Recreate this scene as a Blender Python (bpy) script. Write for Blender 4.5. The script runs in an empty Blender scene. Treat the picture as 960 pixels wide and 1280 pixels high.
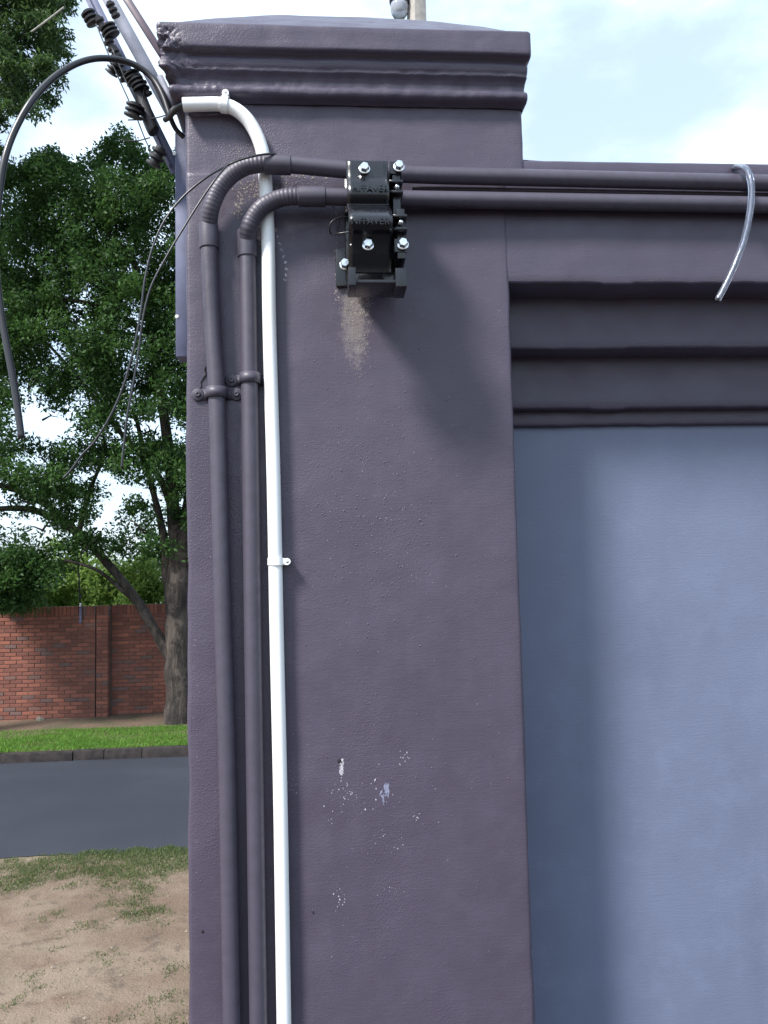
import bpy, bmesh, math, random
import numpy as np
from mathutils import Vector, Matrix, noise
random.seed(7)
rng = np.random.default_rng(11)
S = bpy.context.scene
COL = S.collection
rad = math.radians

# ------------------------------------------------------------------ camera
CAM = Vector((0.0, -1.30, 2.50))            # pillar face is the plane y = 0
YAW, PITCH, ROLL, F = rad(-4.14), rad(4.29), rad(-1.29), 1000.0   # F: focal length in pixels of a 960x1280 frame
fw = Vector((-math.sin(YAW)*math.cos(PITCH), math.cos(YAW)*math.cos(PITCH), math.sin(PITCH)))
r0 = Vector((math.cos(YAW), math.sin(YAW), 0)); u0 = r0.cross(fw)
rt = r0*math.cos(ROLL)+u0*math.sin(ROLL); up = u0*math.cos(ROLL)-r0*math.sin(ROLL)
cd = bpy.data.cameras.new('camera'); cam = bpy.data.objects.new('camera', cd); COL.objects.link(cam)
cam.matrix_world = Matrix(((rt.x, up.x, -fw.x, CAM.x), (rt.y, up.y, -fw.y, CAM.y), (rt.z, up.z, -fw.z, CAM.z), (0, 0, 0, 1)))
cd.sensor_fit = 'VERTICAL'; cd.sensor_height = 32.0; cd.lens = 32.0*F/1280.0
cd.clip_start = 0.02; cd.clip_end = 2000
S.camera = cam

def P(px, py, Y):
    """world point of photo pixel (px,py) on the vertical plane y = Y"""
    d = fw*F+rt*(px-480)+up*(640-py)
    return CAM+d*((Y-CAM.y)/d.y)
def G(px, py, Z=0.0):
    d = fw*F+rt*(px-480)+up*(640-py)
    return CAM+d*((Z-CAM.z)/d.z)

# ------------------------------------------------------------------ sky, sun, exposure
SUN_TO = Vector((-1.2, -1.0, 1.70)).normalized()      # towards the sun: up, left, behind the camera
elev = math.asin(SUN_TO.z); azim = math.atan2(SUN_TO.x, SUN_TO.y)
W = bpy.data.worlds.new('World'); S.world = W; W.use_nodes = True
nt = W.node_tree; nt.nodes.clear()
out = nt.nodes.new('ShaderNodeOutputWorld'); bg = nt.nodes.new('ShaderNodeBackground'); bg.inputs[1].default_value = 0.122
sky = nt.nodes.new('ShaderNodeTexSky'); sky.sky_type = 'NISHITA'; sky.sun_disc = False
sky.sun_elevation = elev; sky.sun_rotation = azim; sky.air_density = 1.0; sky.dust_density = 1.2; sky.ozone_density = 1.0
tc = nt.nodes.new('ShaderNodeTexCoord'); mp = nt.nodes.new('ShaderNodeMapping'); mp.inputs['Scale'].default_value = (1.6, 1.6, 3.2)
mp.inputs['Location'].default_value = (2.1, 1.7, 0.1)
nz = nt.nodes.new('ShaderNodeTexNoise'); nz.inputs['Scale'].default_value = 1.7; nz.inputs['Detail'].default_value = 7; nz.inputs['Roughness'].default_value = 0.58
rp = nt.nodes.new('ShaderNodeMapRange'); rp.inputs[1].default_value = 0.40; rp.inputs[2].default_value = 0.66; rp.inputs[3].default_value = 0.46; rp.interpolation_type = 'SMOOTHSTEP'
mx = nt.nodes.new('ShaderNodeMix'); mx.data_type = 'RGBA'; mx.inputs[7].default_value = (6.6, 8.1, 9.8, 1)
L = nt.links.new
L(tc.outputs['Generated'], mp.inputs[0]); L(mp.outputs[0], nz.inputs[0]); L(nz.outputs[0], rp.inputs[0]); L(rp.outputs[0], mx.inputs[0])
L(sky.outputs[0], mx.inputs[6]); L(mx.outputs[2], bg.inputs[0]); L(bg.outputs[0], out.inputs[0])
sd = bpy.data.lights.new('sun', 'SUN'); sun = bpy.data.objects.new('sun', sd); COL.objects.link(sun)
sd.energy = 4.8; sd.angle = rad(11); sd.color = (1.0, 0.955, 0.92)
sun.rotation_euler = SUN_TO.to_track_quat('Z', 'Y').to_euler()
S.view_settings.view_transform = 'Standard'; S.view_settings.look = 'None'; S.view_settings.exposure = 0.68; S.view_settings.gamma = 1.0
S.cycles.max_bounces = 6; S.cycles.diffuse_bounces = 3; S.cycles.glossy_bounces = 3; S.cycles.transmission_bounces = 6

# ------------------------------------------------------------------ helpers
def empty(name, loc, label=None, cat=None, group=None, kind=None):
    o = bpy.data.objects.new(name, None); COL.objects.link(o); o.location = loc; o.empty_display_size = 0.05
    return tag(o, label, cat, group, kind)
def tag(o, label=None, cat=None, group=None, kind=None):
    if label: o['label'] = label
    if cat: o['category'] = cat
    if group: o['group'] = group
    if kind: o['kind'] = kind
    return o
def org(parent):
    v = Vector((0, 0, 0))
    while parent: v = v+parent.location; parent = parent.parent
    return v
def mesh(name, verts, faces, mat, parent=None, smooth=True, loc=None):
    """mesh object from WORLD coordinates, re-based on its parent (or on loc)"""
    me = bpy.data.meshes.new(name)
    o0 = org(parent) if parent else (loc or Vector((0, 0, 0)))
    me.from_pydata([tuple(Vector(v)-o0) for v in verts], [], faces); me.update()
    if smooth: me.polygons.foreach_set('use_smooth', [True]*len(me.polygons))
    o = bpy.data.objects.new(name, me); COL.objects.link(o)
    if parent: o.parent = parent
    elif loc: o.location = loc
    if mat: me.materials.append(mat)
    return o
def fix_normals(o):
    bm = bmesh.new(); bm.from_mesh(o.data); bmesh.ops.recalc_face_normals(bm, faces=bm.faces); bm.to_mesh(o.data); bm.free(); return o
def auto(o, ang=35):
    bm = bmesh.new(); bm.from_mesh(o.data)
    for e in bm.edges:
        if len(e.link_faces) == 2 and e.calc_face_angle(0) > rad(ang): e.smooth = False
    bm.to_mesh(o.data); bm.free(); return o
def box(a, b):
    x0, y0, z0 = a; x1, y1, z1 = b
    v = [(x0, y0, z0), (x1, y0, z0), (x1, y1, z0), (x0, y1, z0), (x0, y0, z1), (x1, y0, z1), (x1, y1, z1), (x0, y1, z1)]
    f = [(0, 3, 2, 1), (4, 5, 6, 7), (0, 1, 5, 4), (1, 2, 6, 5), (2, 3, 7, 6), (3, 0, 4, 7)]
    return v, f
def join(parts):
    V, Fc = [], []
    for v, f in parts:
        n = len(V); V += list(v); Fc += [tuple(i+n for i in q) for q in f]
    return V, Fc
def bevel(o, w=0.002, seg=2):
    bm = bmesh.new(); bm.from_mesh(o.data); bmesh.ops.remove_doubles(bm, verts=bm.verts, dist=1e-5)
    es = [e for e in bm.edges if len(e.link_faces) == 2 and e.calc_face_angle(0) > rad(30)]
    bmesh.ops.bevel(bm, geom=es, offset=w, segments=seg, affect='EDGES', profile=0.6); bm.to_mesh(o.data); bm.free()
    o.data.polygons.foreach_set('use_smooth', [True]*len(o.data.polygons)); auto(o, 50); return o
def smooth_path(pts, n=8):
    pts = [Vector(p) for p in pts]; res = []
    q = [pts[0]*2-pts[1]]+pts+[pts[-1]*2-pts[-2]]
    for i in range(1, len(q)-2):
        a, b, c, d = q[i-1:i+3]
        for k in range(n):
            t = k/n
            res.append(0.5*((2*b)+(c-a)*t+(2*a-5*b+4*c-d)*t*t+(3*b-a-3*c+d)*t**3))
    res.append(pts[-1]); return res
def tube(path, r, seg=14, cap=True, scale=None):
    """swept tube; r is a number or a function of (index fraction, arc length)"""
    n = len(path); V = []; Fc = []
    T = [(path[min(i+1, n-1)]-path[max(i-1, 0)]).normalized() for i in range(n)]
    nrm = T[0].orthogonal().normalized(); s = 0
    for i in range(n):
        if i:
            s += (path[i]-path[i-1]).length
            nrm = (nrm-T[i]*nrm.dot(T[i])).normalized()
        bn = T[i].cross(nrm); rr = r(i/(n-1), s) if callable(r) else r
        for k in range(seg):
            a = 2*math.pi*k/seg; V.append(path[i]+(nrm*math.cos(a)+bn*math.sin(a))*rr)
    for i in range(n-1):
        for k in range(seg):
            k2 = (k+1) % seg; Fc.append((i*seg+k, i*seg+k2, (i+1)*seg+k2, (i+1)*seg+k))
    if cap: Fc.append(tuple(reversed(range(seg)))); Fc.append(tuple(range((n-1)*seg, n*seg)))
    return V, Fc
def lathe(prof, base, axis, seg=16):
    """prof: list of (radius, distance along axis)"""
    axis = Vector(axis).normalized(); a = axis.orthogonal().normalized(); b = axis.cross(a); base = Vector(base); V = []; Fc = []
    for r, h in prof:
        for k in range(seg):
            t = 2*math.pi*k/seg; V.append(base+axis*h+(a*math.cos(t)+b*math.sin(t))*r)
    n = len(prof)
    for i in range(n-1):
        for k in range(seg):
            k2 = (k+1) % seg; Fc.append((i*seg+k, i*seg+k2, (i+1)*seg+k2, (i+1)*seg+k))
    Fc.append(tuple(reversed(range(seg)))); Fc.append(tuple(range((n-1)*seg, n*seg)))
    return V, Fc
def resample(path, step):
    res = [path[0].copy()]; acc = 0
    for a, b in zip(path, path[1:]):
        l = (b-a).length; t = step-acc
        while t <= l: res.append(a.lerp(b, t/l)); t += step
        acc = (acc+l) % step if l else acc
    res.append(path[-1]); return res
def ss(a, b, x):
    t = max(0, min(1, (x-a)/(b-a))); return t*t*(3-2*t)
def nz3(p, s): return noise.noise(Vector(p)*s)

# ------------------------------------------------------------------ materials
class NT:
    def __init__(s, name):
        s.m = bpy.data.materials.new(name); s.m.use_nodes = True; s.t = s.m.node_tree
        s.b = s.t.nodes['Principled BSDF']; s.pos = None; s.cache = {}
    def n(s, t, **k):
        x = s.t.nodes.new('ShaderNode'+t)
        for a, b in k.items(): setattr(x, a, b)
        return x
    def put(s, i, v):
        if isinstance(v, bpy.types.NodeSocket): s.t.links.new(v, i)
        else: i.default_value = v
    def P(s):
        if not s.pos: s.pos = s.n('NewGeometry').outputs['Position']
        return s.pos
    def noise(s, scale, detail=4, rough=0.55, vec=None, sc=None):
        key = (scale, detail, rough, sc)
        if vec is None and key in s.cache: return s.cache[key]
        x = s.n('TexNoise'); x.inputs['Scale'].default_value = scale; x.inputs['Detail'].default_value = detail; x.inputs['Roughness'].default_value = rough
        v = vec if vec is not None else s.P()
        if sc: v = s.vm('MULTIPLY', v, sc)
        s.put(x.inputs['Vector'], v); s.cache[key] = x.outputs[0]; return x.outputs[0]
    def voro(s, scale, vec=None):
        x = s.n('TexVoronoi'); x.inputs['Scale'].default_value = scale; s.put(x.inputs['Vector'], vec if vec is not None else s.P()); return x
    def vm(s, op, a, b=None, out=0):
        x = s.n('VectorMath', operation=op); s.put(x.inputs[0], a)
        if b is not None: s.put(x.inputs[1], b)
        return x.outputs[out]
    def ma(s, op, a, b=0.0, clamp=False):
        x = s.n('Math', operation=op, use_clamp=clamp); s.put(x.inputs[0], a); s.put(x.inputs[1], b); return x.outputs[0]
    def rng(s, v, a, b, c=0.0, d=1.0):
        x = s.n('MapRange', interpolation_type='SMOOTHSTEP'); s.put(x.inputs[0], v)
        for i, q in enumerate((a, b, c, d)): x.inputs[i+1].default_value = q
        return x.outputs[0]
    def mix(s, f, a, b):
        x = s.n('Mix', data_type='RGBA'); s.put(x.inputs[0], f); s.put(x.inputs[6], a if isinstance(a, bpy.types.NodeSocket) else (*a, 1)); s.put(x.inputs[7], b if isinstance(b, bpy.types.NodeSocket) else (*b, 1)); return x.outputs[2]
    def bump(s, h, strength=0.5, dist=0.002, nrm=None):
        x = s.n('Bump'); x.inputs['Strength'].default_value = strength; x.inputs['Distance'].default_value = dist; s.put(x.inputs['Height'], h)
        if nrm is not None: s.put(x.inputs['Normal'], nrm)
        return x.outputs[0]
    def spot(s, c, r, wob=0.5, wscale=60):
        """1 inside an uneven ellipse round c"""
        d = s.vm('LENGTH', s.vm('MULTIPLY', s.vm('SUBTRACT', s.P(), tuple(c)), tuple(1/q for q in r)), out=1)
        d = s.ma('ADD', d, s.ma('MULTIPLY', s.ma('SUBTRACT', s.noise(wscale, 3, 0.65), 0.5), wob*2))
        return s.rng(d, 1.25, 0.35)
    def base(s, c): s.put(s.b.inputs['Base Color'], c if isinstance(c, bpy.types.NodeSocket) else (*c, 1))
    def set(s, **k):
        for a, v in k.items(): s.put(s.b.inputs[a.replace('_', ' ')], v)
        return s

DARK = (0.063, 0.0525, 0.077)
def plain(name, c, rough=0.5, metal=0.0, var=0.12, scale=30, bump=0.0, bscale=200, coat=0.0):
    k = NT(name); n = k.noise(scale, 5); c2 = tuple(q*(1-var*2) for q in c)
    k.base(k.mix(k.rng(n, 0.3, 0.7), c, c2)); k.set(Roughness=k.rng(n, 0.2, 0.8, max(0.02, rough-0.08), min(1, rough+0.1)), Metallic=metal)
    if coat: k.set(Coat_Weight=coat, Coat_Roughness=0.12)
    if bump: k.put(k.b.inputs['Normal'], k.bump(k.noise(bscale, 4), bump, 0.001))
    return k.m

def paint_wall(name, c, blister=1.0, strip=None, wav=1.1):
    """dark paint on plaster: soft roller haze, brush lines, gritty relief"""
    k = NT(name)
    big = k.noise(2.2, 4, 0.6); mid = k.noise(19, 3, 0.6)
    col = k.mix(k.rng(big, 0.3, 0.7), tuple(q*0.93 for q in c), tuple(q*1.07 for q in c))
    col = k.mix(k.ma('MULTIPLY', k.rng(mid, 0.45, 0.75), 0.3), col, tuple(q*1.22 for q in c))
    streak = k.noise(11, 3, 0.6, sc=(1.0, 1.0, 0.10)); col = k.mix(k.ma('MULTIPLY', k.rng(streak, 0.5, 0.72), 0.22), col, tuple(q*0.72 for q in c))
    if strip:                     # paint worn thin over plaster below the clamp bracket
        col = k.mix(k.ma('MULTIPLY', k.spot(strip[0], strip[1], 0.8, 95), 0.55), col, (0.24, 0.21, 0.20))
    v2 = k.voro(300)
    grit = k.ma('MULTIPLY', k.ma('MULTIPLY', k.rng(v2.outputs['Distance'], 0.5, 0.05), k.rng(big, 0.40, 0.66)), 0.75*blister)
    h = k.ma('ADD', k.ma('ADD', k.ma('MULTIPLY', k.noise(300, 2, 0.6), 0.55), k.ma('MULTIPLY', k.noise(34, 3), wav)), k.ma('ADD', grit, k.ma('MULTIPLY', k.noise(60, 2, 0.6, sc=(0.4, 1, 6.0)), 0.35)))
    k.base(col); k.set(Roughness=k.rng(mid, 0.3, 0.75, 0.36, 0.52)); k.b.inputs['Specular IOR Level'].default_value = 0.4
    k.put(k.b.inputs['Normal'], k.bump(h, 0.55, 0.0011))
    return k.m

M = {}
M['pillar'] = paint_wall('pillar_paint', DARK, 1.0, (P(443, 395, 0), (.023, .2, .08)))
M['beam'] = paint_wall('beam_paint', (0.060, 0.051, 0.076), 0.6)
M['panel'] = paint_wall('panel_paint', (0.124, 0.146, 0.218), 0.35, None, 0.2)
M['conduit'] = plain('painted_conduit', (0.060, 0.053, 0.075), 0.5, var=0.1, scale=50, bump=0.2, bscale=160)
M['white'] = plain('white_pvc', (0.78, 0.80, 0.80), 0.3, var=0.02, scale=15)
M['black'] = plain('black_enamel', (0.006, 0.0065, 0.010), 0.26, var=0.2, scale=60, bump=0.1, bscale=240, coat=0.15)
M['blackp'] = plain('black_plastic', (0.022, 0.021, 0.024), 0.5, var=0.15)
M['cable'] = plain('black_cable', (0.02, 0.02, 0.024), 0.36, var=0.1)
M['zinc'] = plain('zinc_bolt', (0.75, 0.77, 0.78), 0.22, 1.0, var=0.1, scale=300)
M['steel'] = plain('painted_steel', (0.115, 0.128, 0.21), 0.6, var=0.12, scale=25, bump=0.08)
M['steel2'] = plain('galvanised_steel', (0.22, 0.235, 0.29), 0.65, 0.1, var=0.12, scale=35)
M['plum'] = plain('plum_steel', (0.12, 0.085, 0.11), 0.5, var=0.15)
M['concrete'] = plain('pole_concrete', (0.36, 0.34, 0.31), 0.85, var=0.12, scale=12, bump=0.3, bscale=60)
M['crack'] = plain('crack_dark', (0.015, 0.013, 0.016), 0.9)
k = NT('clear_sleeve'); k.base((0.72, 0.78, 0.90)); k.set(Roughness=0.12, IOR=1.4, Transmission_Weight=0.96); M['sleeve'] = k.m
M['alu'] = plain('aluminium_core', (0.22, 0.23, 0.27), 0.45, 0.6, var=0.1)
k = NT('lamp_glass'); k.base((0.55, 0.6, 0.68)); k.set(Roughness=0.12, Transmission_Weight=0.5, IOR=1.45); M['lampglass'] = k.m

def brick_mat(name, joined):
    k = NT(name)
    if joined: t = k.n('Attribute', attribute_name='tint').outputs['Fac']
    else: t = k.n('ObjectInfo').outputs['Random']
    c = k.mix(k.rng(t, 0.0, 1.0), (0.145, 0.050, 0.034), (0.27, 0.094, 0.060))
    c = k.mix(k.rng(t, 0.90, 0.94), c, (0.125, 0.075, 0.065))
    c = k.mix(k.ma('MULTIPLY', k.rng(k.noise(28, 5, 0.65), 0.42, 0.7), 0.35), c, (0.13, 0.06, 0.05))
    c = k.mix(k.ma('MULTIPLY', k.rng(k.noise(1.4, 4), 0.5, 0.72), 0.35), c, (0.135, 0.062, 0.052))
    k.base(c); k.set(Roughness=0.85); k.put(k.b.inputs['Normal'], k.bump(k.noise(70, 4), 0.4, 0.004)); return k.m
M['brick'] = brick_mat('red_brick', False); M['brickj'] = brick_mat('red_brick_joined', True)
M['mortar'] = plain('dark_mortar', (0.13, 0.09, 0.075), 0.95, var=0.2, scale=20)

k = NT('asphalt'); n = k.noise(0.6, 5); n2 = k.noise(140, 3)
c = k.mix(k.rng(n, 0.35, 0.7), (0.026, 0.029, 0.040), (0.034, 0.038, 0.050)); c = k.mix(k.ma('MULTIPLY', k.rng(n2, 0.5, 0.7), 0.4), c, (0.07, 0.072, 0.08))
tr = k.noise(1.0, 3, sc=(0.06, 1.6, 1)); c = k.mix(k.ma('MULTIPLY', k.rng(tr, 0.45, 0.65), 0.35), c, (0.03, 0.032, 0.04))
k.base(c); k.set(Roughness=0.8); k.b.inputs['Specular IOR Level'].default_value = 0.15; k.put(k.b.inputs['Normal'], k.bump(n2, 0.5, 0.004)); M['asphalt'] = k.m
M['absorber'] = plain('absorber_dark', (0.034, 0.032, 0.034), 0.9, var=0.15, scale=6, bump=0.3, bscale=40)  # near-black surface for the added sheet that soaks up ground bounce
k = NT('soil'); a = k.noise(0.9, 6, 0.6); b = k.noise(6, 6, 0.65); d = k.noise(60, 4, 0.7)
c = k.mix(k.rng(a, 0.38, 0.62), (0.142, 0.097, 0.064), (0.215, 0.162, 0.116)); c = k.mix(k.ma('MULTIPLY', k.rng(b, 0.5, 0.68), 0.7), c, (0.085, 0.058, 0.04))
c = k.mix(k.ma('MULTIPLY', k.rng(k.noise(1.7, 4), 0.55, 0.68), 0.45), c, (0.15, 0.085, 0.055)); c = k.mix(k.ma('MULTIPLY', k.rng(d, 0.58, 0.72), 0.35), c, (0.29, 0.235, 0.18))
k.base(c); k.set(Roughness=0.95); k.put(k.b.inputs['Normal'], k.bump(k.ma('ADD', k.ma('MULTIPLY', b, 2.0), d), 0.9, 0.02)); M['soil'] = k.m
k = NT('verge_soil'); a = k.noise(2.4, 6, 0.6); c = k.mix(k.rng(a, 0.4, 0.65), (0.105, 0.068, 0.045), (0.065, 0.055, 0.028)); c = k.mix(k.ma('MULTIPLY', k.rng(k.noise(40, 4), 0.55, 0.7), 0.5), c, (0.22, 0.17, 0.12))
k.base(c); k.set(Roughness=0.95); k.put(k.b.inputs['Normal'], k.bump(k.noise(25, 5), 0.8, 0.02)); M['verge'] = k.m
k = NT('kerb_concrete'); c = k.mix(k.rng(k.noise(9, 5, 0.65), 0.35, 0.7), (0.042, 0.036, 0.035), (0.022, 0.020, 0.020)); k.base(c); k.set(Roughness=0.9); k.b.inputs['Specular IOR Level'].default_value = 0.1; k.put(k.b.inputs['Normal'], k.bump(k.noise(50, 5), 0.6, 0.008)); M['kerb'] = k.m
k = NT('bark'); v = k.noise(9, 6, 0.7, sc=(1, 1, 0.28)); c = k.mix(k.rng(v, 0.38, 0.62), (0.020, 0.016, 0.014), (0.072, 0.058, 0.048)); c = k.mix(k.ma('MULTIPLY', k.rng(k.noise(3, 4), 0.55, 0.65), 0.5), c, (0.15, 0.12, 0.10))
k.base(c); k.set(Roughness=0.95); k.put(k.b.inputs['Normal'], k.bump(v, 1.0, 0.09)); M['bark'] = k.m
def leaf_mat(name, lo, hi, trans=0.35):
    k = NT(name); t = k.n('Attribute', attribute_name='tint').outputs['Fac']; c = k.mix(t, lo, hi)
    k.base(c); k.set(Roughness=0.55); k.b.inputs['Specular IOR Level'].default_value = 0.2
    tr = k.n('BsdfTranslucent'); k.put(tr.inputs[0], k.mix(0.5, c, tuple(min(1, q*1.6) for q in hi)))
    m = k.n('MixShader'); m.inputs[0].default_value = trans; k.t.links.new(k.b.outputs[0], m.inputs[1]); k.t.links.new(tr.outputs[0], m.inputs[2])
    k.t.links.new(m.outputs[0], k.t.nodes['Material Output'].inputs[0]); return k.m
M['leaf'] = leaf_mat('tree_leaf', (0.016, 0.044, 0.012), (0.055, 0.118, 0.026))
M['leaf2'] = leaf_mat('feathery_leaf', (0.022, 0.052, 0.018), (0.066, 0.118, 0.034))
M['leaf3'] = leaf_mat('bright_leaf', (0.08, 0.14, 0.03), (0.20, 0.30, 0.07), 0.45)
M['grass'] = leaf_mat('lawn_blade', (0.06, 0.14, 0.02), (0.14, 0.27, 0.042), 0.3)
M['grass2'] = leaf_mat('verge_blade', (0.045, 0.075, 0.025), (0.135, 0.165, 0.065), 0.3)

def quads_mesh(name, V, tint, mat, parent=None, nv=4, kind=None, loc=None):
    """numpy (n, nv, 3) world polygons -> one mesh with a per-face tint"""
    n = len(V); me = bpy.data.meshes.new(name); o0 = np.array(org(parent) if parent else (loc or (0, 0, 0)))
    me.vertices.add(n*nv); me.vertices.foreach_set('co', (V-o0).astype(np.float32).ravel())
    me.loops.add(n*nv); me.loops.foreach_set('vertex_index', np.arange(n*nv, dtype=np.int32))
    me.polygons.add(n); me.polygons.foreach_set('loop_start', np.arange(0, n*nv, nv, dtype=np.int32))
    try: me.polygons.foreach_set('loop_total', np.full(n, nv, dtype=np.int32))
    except Exception: pass
    me.update(calc_edges=True); me.validate()
    at = me.attributes.new('tint', 'FLOAT', 'FACE'); at.data.foreach_set('value', np.asarray(tint, dtype=np.float32)); me.materials.append(mat)
    o = bpy.data.objects.new(name, me); COL.objects.link(o)
    if parent: o.parent = parent
    elif loc is not None: o.location = loc
    if kind: o['kind'] = kind
    return o

# ================================================================== THE SETTING
Z2 = 0.13
Yk = G(118, 951, 0).y            # far kerb line
Yn = G(118, 1068, 0).y           # near road edge
Yw = G(60, 899, Z2+0.03).y       # brick wall face
bm = bmesh.new()                 # ground: uneven dirt near the camera, flat out to the horizon
def gz(x, y): return 0.020*nz3((x, y, 0), 0.9)+0.008*nz3((x, y, 3), 4.5)+0.003*nz3((x, y, 5), 13)
xs = np.concatenate([[-300, -60, -15], np.linspace(-6, 2.0, 170), [15, 60, 300]]); ys = np.concatenate([[-300, -60, -12], np.linspace(-2, Yn-0.02, 150), [Yn+0.3, 40, 300]])
gv = []
for y in ys:
    for x in xs:
        e = ss(-6, -5.5, x)*(1-ss(1.5, 2, x))*ss(-2, -1.5, y)*(1-ss(Yn-0.25, Yn, y))
        gv.append((x, y, gz(x, y)*e+0.012*e))
nx = len(xs); gf = [(j*nx+i, j*nx+i+1, (j+1)*nx+i+1, (j+1)*nx+i) for j in range(len(ys)-1) for i in range(nx-1)]
tag(mesh('ground', gv, gf, M['soil']), 'bare brown dirt with dry patches beside the road', kind='structure')
def wavy(x): return 0.05*noise.noise(Vector((x*1.7, 0, 2)))+0.03*noise.noise(Vector((x*6, 0, 4)))
rx = np.concatenate([[-200, -40], np.linspace(-7, 2, 120), [40, 200]])
rv = []; 
for x in rx: rv += [(x, Yn+(wavy(x) if -7 <= x <= 2 else 0), 0.006), (x, Yk+0.02, 0.010)]
tag(mesh('road', rv, [(2*i, 2*i+2, 2*i+3, 2*i+1) for i in range(len(rx)-1)], M['asphalt']), 'dark grey asphalt road crossing behind the pillar', kind='structure')
kerb = empty('kerb', (0, Yk, 0), 'low grey concrete kerb edging the far side of the road', kind='structure')
edges_px = [-95, 8, 93, 130, 176, 236+10]
ex = [G(p, 950, 0).x for p in edges_px]; step = 1.0
ex = [ex[0]-step*i for i in range(6, 0, -1)]+ex+[ex[-1]+step*i for i in range(1, 5)]
for i in range(len(ex)-1):
    a, b = ex[i]+0.003, ex[i+1]-0.003; dz = random.uniform(-0.008, 0.006); dy = random.uniform(-0.012, 0.012)
    v, f = box((a, Yk+dy, -0.05), (b, Yk+0.15+dy, Z2+0.005+dz)); v[4] = (a, Yk+0.02+dy, Z2+0.005+dz); v[5] = (b, Yk+0.02+dy, Z2+0.005+dz)
    bevel(mesh('kerb_stone', v, f, M['kerb'], kerb), 0.015, 2)
lv = []; lx = np.concatenate([[-200, -40], np.linspace(-8, 3, 60), [40, 200]])
for x in lx: lv += [(x, Yk+0.14, Z2-0.01), (x, Yk+0.6, Z2+0.005), (x, Yw-0.2, Z2+0.02), (x, Yw+0.3, Z2+0.045), (x, Yw+120, Z2+0.05)]
tag(mesh('verge', lv, [(5*i+j, 5*i+5+j, 5*i+6+j, 5*i+1+j) for i in range(len(lx)-1) for j in range(4)], M['verge']), 'earth verge between the kerb and the brick wall', kind='structure')

tag(mesh('bounce_absorber', [(-2.2, -14, .045), (9, -14, .045), (9, -.02, .045), (-2.2, -.02, .045)], [(0, 1, 2, 3)], M['absorber']), 'unseen dark ground sheet added before the wall to cut bounced light', kind='structure')  # out of view, added to keep bounced light off the stepped bands' undersides
def blades(n, x0, x1, y0, y1, zf, hf, wf, mat, name, dens, label):
    X = rng.uniform(x0, x1, n*3); Y = rng.uniform(y0, y1, n*3)
    keep = np.array([dens(x, y) for x, y in zip(X, Y)]); ok = rng.uniform(0, 1, n*3) < keep; X, Y = X[ok][:n], Y[ok][:n]; d = keep[ok][:n]; m = len(X)
    a = rng.uniform(0, 2*np.pi, m); h = hf*rng.uniform(0.4, 1.25, m)*(0.5+0.5*d); w = wf*rng.uniform(0.6, 1.3, m); ln = rng.uniform(0.1, 0.9, m)*h; b = rng.uniform(0, 2*np.pi, m)
    Z = np.array([zf(x, y) for x, y in zip(X, Y)])-0.004
    p = np.stack([X, Y, Z], 1); sd_ = np.stack([np.cos(a)*w, np.sin(a)*w, 0*a], 1); tip = p+np.stack([np.cos(b)*ln, np.sin(b)*ln, h], 1)
    t = np.clip(rng.normal(0.5, 0.25, m)+0.25*np.array([noise.noise(Vector((x*1.3, y*1.3, 9))) for x, y in zip(X, Y)]), 0, 1)
    tag(quads_mesh(name, np.stack([p-sd_, p+sd_, tip], 1), t, mat, nv=3), label, 'grass', kind='stuff')
def lawn_d(x, y):
    e = Yw-0.75+0.12*noise.noise(Vector((x*2, 1, 0)))
    return max(0, min(1, (e-y)/0.25))*(0.55+0.45*ss(-0.25, 0.2, noise.noise(Vector((x*0.9, y*2.2, 2)))))
blades(85000, -7.5, 1.2, Yk+0.12, Yw-0.45, lambda x, y: Z2+0.005, 0.042, 0.006, M['grass'], 'lawn_grass', lawn_d, 'bright green mown grass strip behind the kerb')
def tuft_d(x, y):
    g = G2P(x, y); n = 0.62*noise.noise(Vector((x*1.5, y*1.5, 7)))+0.5*noise.noise(Vector((x*4.5, y*4.5, 1)))+0.25*noise.noise(Vector((x*12, y*12, 4)))
    e = ss(Yn-1.25, Yn-0.35, y+0.35*noise.noise(Vector((x*1.6, 0, 5))))*0.75*(0.35+0.65*ss(-3.6, -2.6, x))
    return max(0, min(1, (n+e-0.08)*1.5))*(1-ss(Yn, Yn+0.12, y+0.1*noise.noise(Vector((x*7, 0, 8)))))+0.004
def G2P(x, y): return None
blades(110000, -5.2, 0.6, 2.4, Yn+0.12, lambda x, y: gz(x, y)+0.012, 0.028, 0.0040, M['grass2'], 'verge_grass', tuft_d, 'patchy dull green grass tufts on the dirt beside the road')
pv = []; pt = []                 # pebbles and clods scattered on the dirt
for i in range(800):
    x = random.uniform(-4.6, 0.2); y = random.uniform(2.5, Yn-0.1); r = random.uniform(0.004, 0.014)*random.choice((0.7, 0.8, 1, 1.5)); z = gz(x, y)+0.012
    q = [Vector((x, y, z))+Vector(d)*r*random.uniform(0.7, 1.2) for d in ((1, 0, 0.1), (0, 1, 0.1), (-1, 0, 0.1), (0, -1, 0.1), (0, 0, 0.75))]
    n = len(pv); pv += q; pt += [(n, n+1, n+4), (n+1, n+2, n+4), (n+2, n+3, n+4), (n+3, n, n+4)]
k = NT('pebble'); k.base(k.mix(k.noise(9, 2), (0.11, 0.078, 0.055), (0.24, 0.20, 0.16))); k.set(Roughness=0.9)
tag(mesh('pebbles', pv, pt, k.m, smooth=False), 'small pebbles and clods scattered over the dirt', 'pebbles', kind='stuff')

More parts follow.
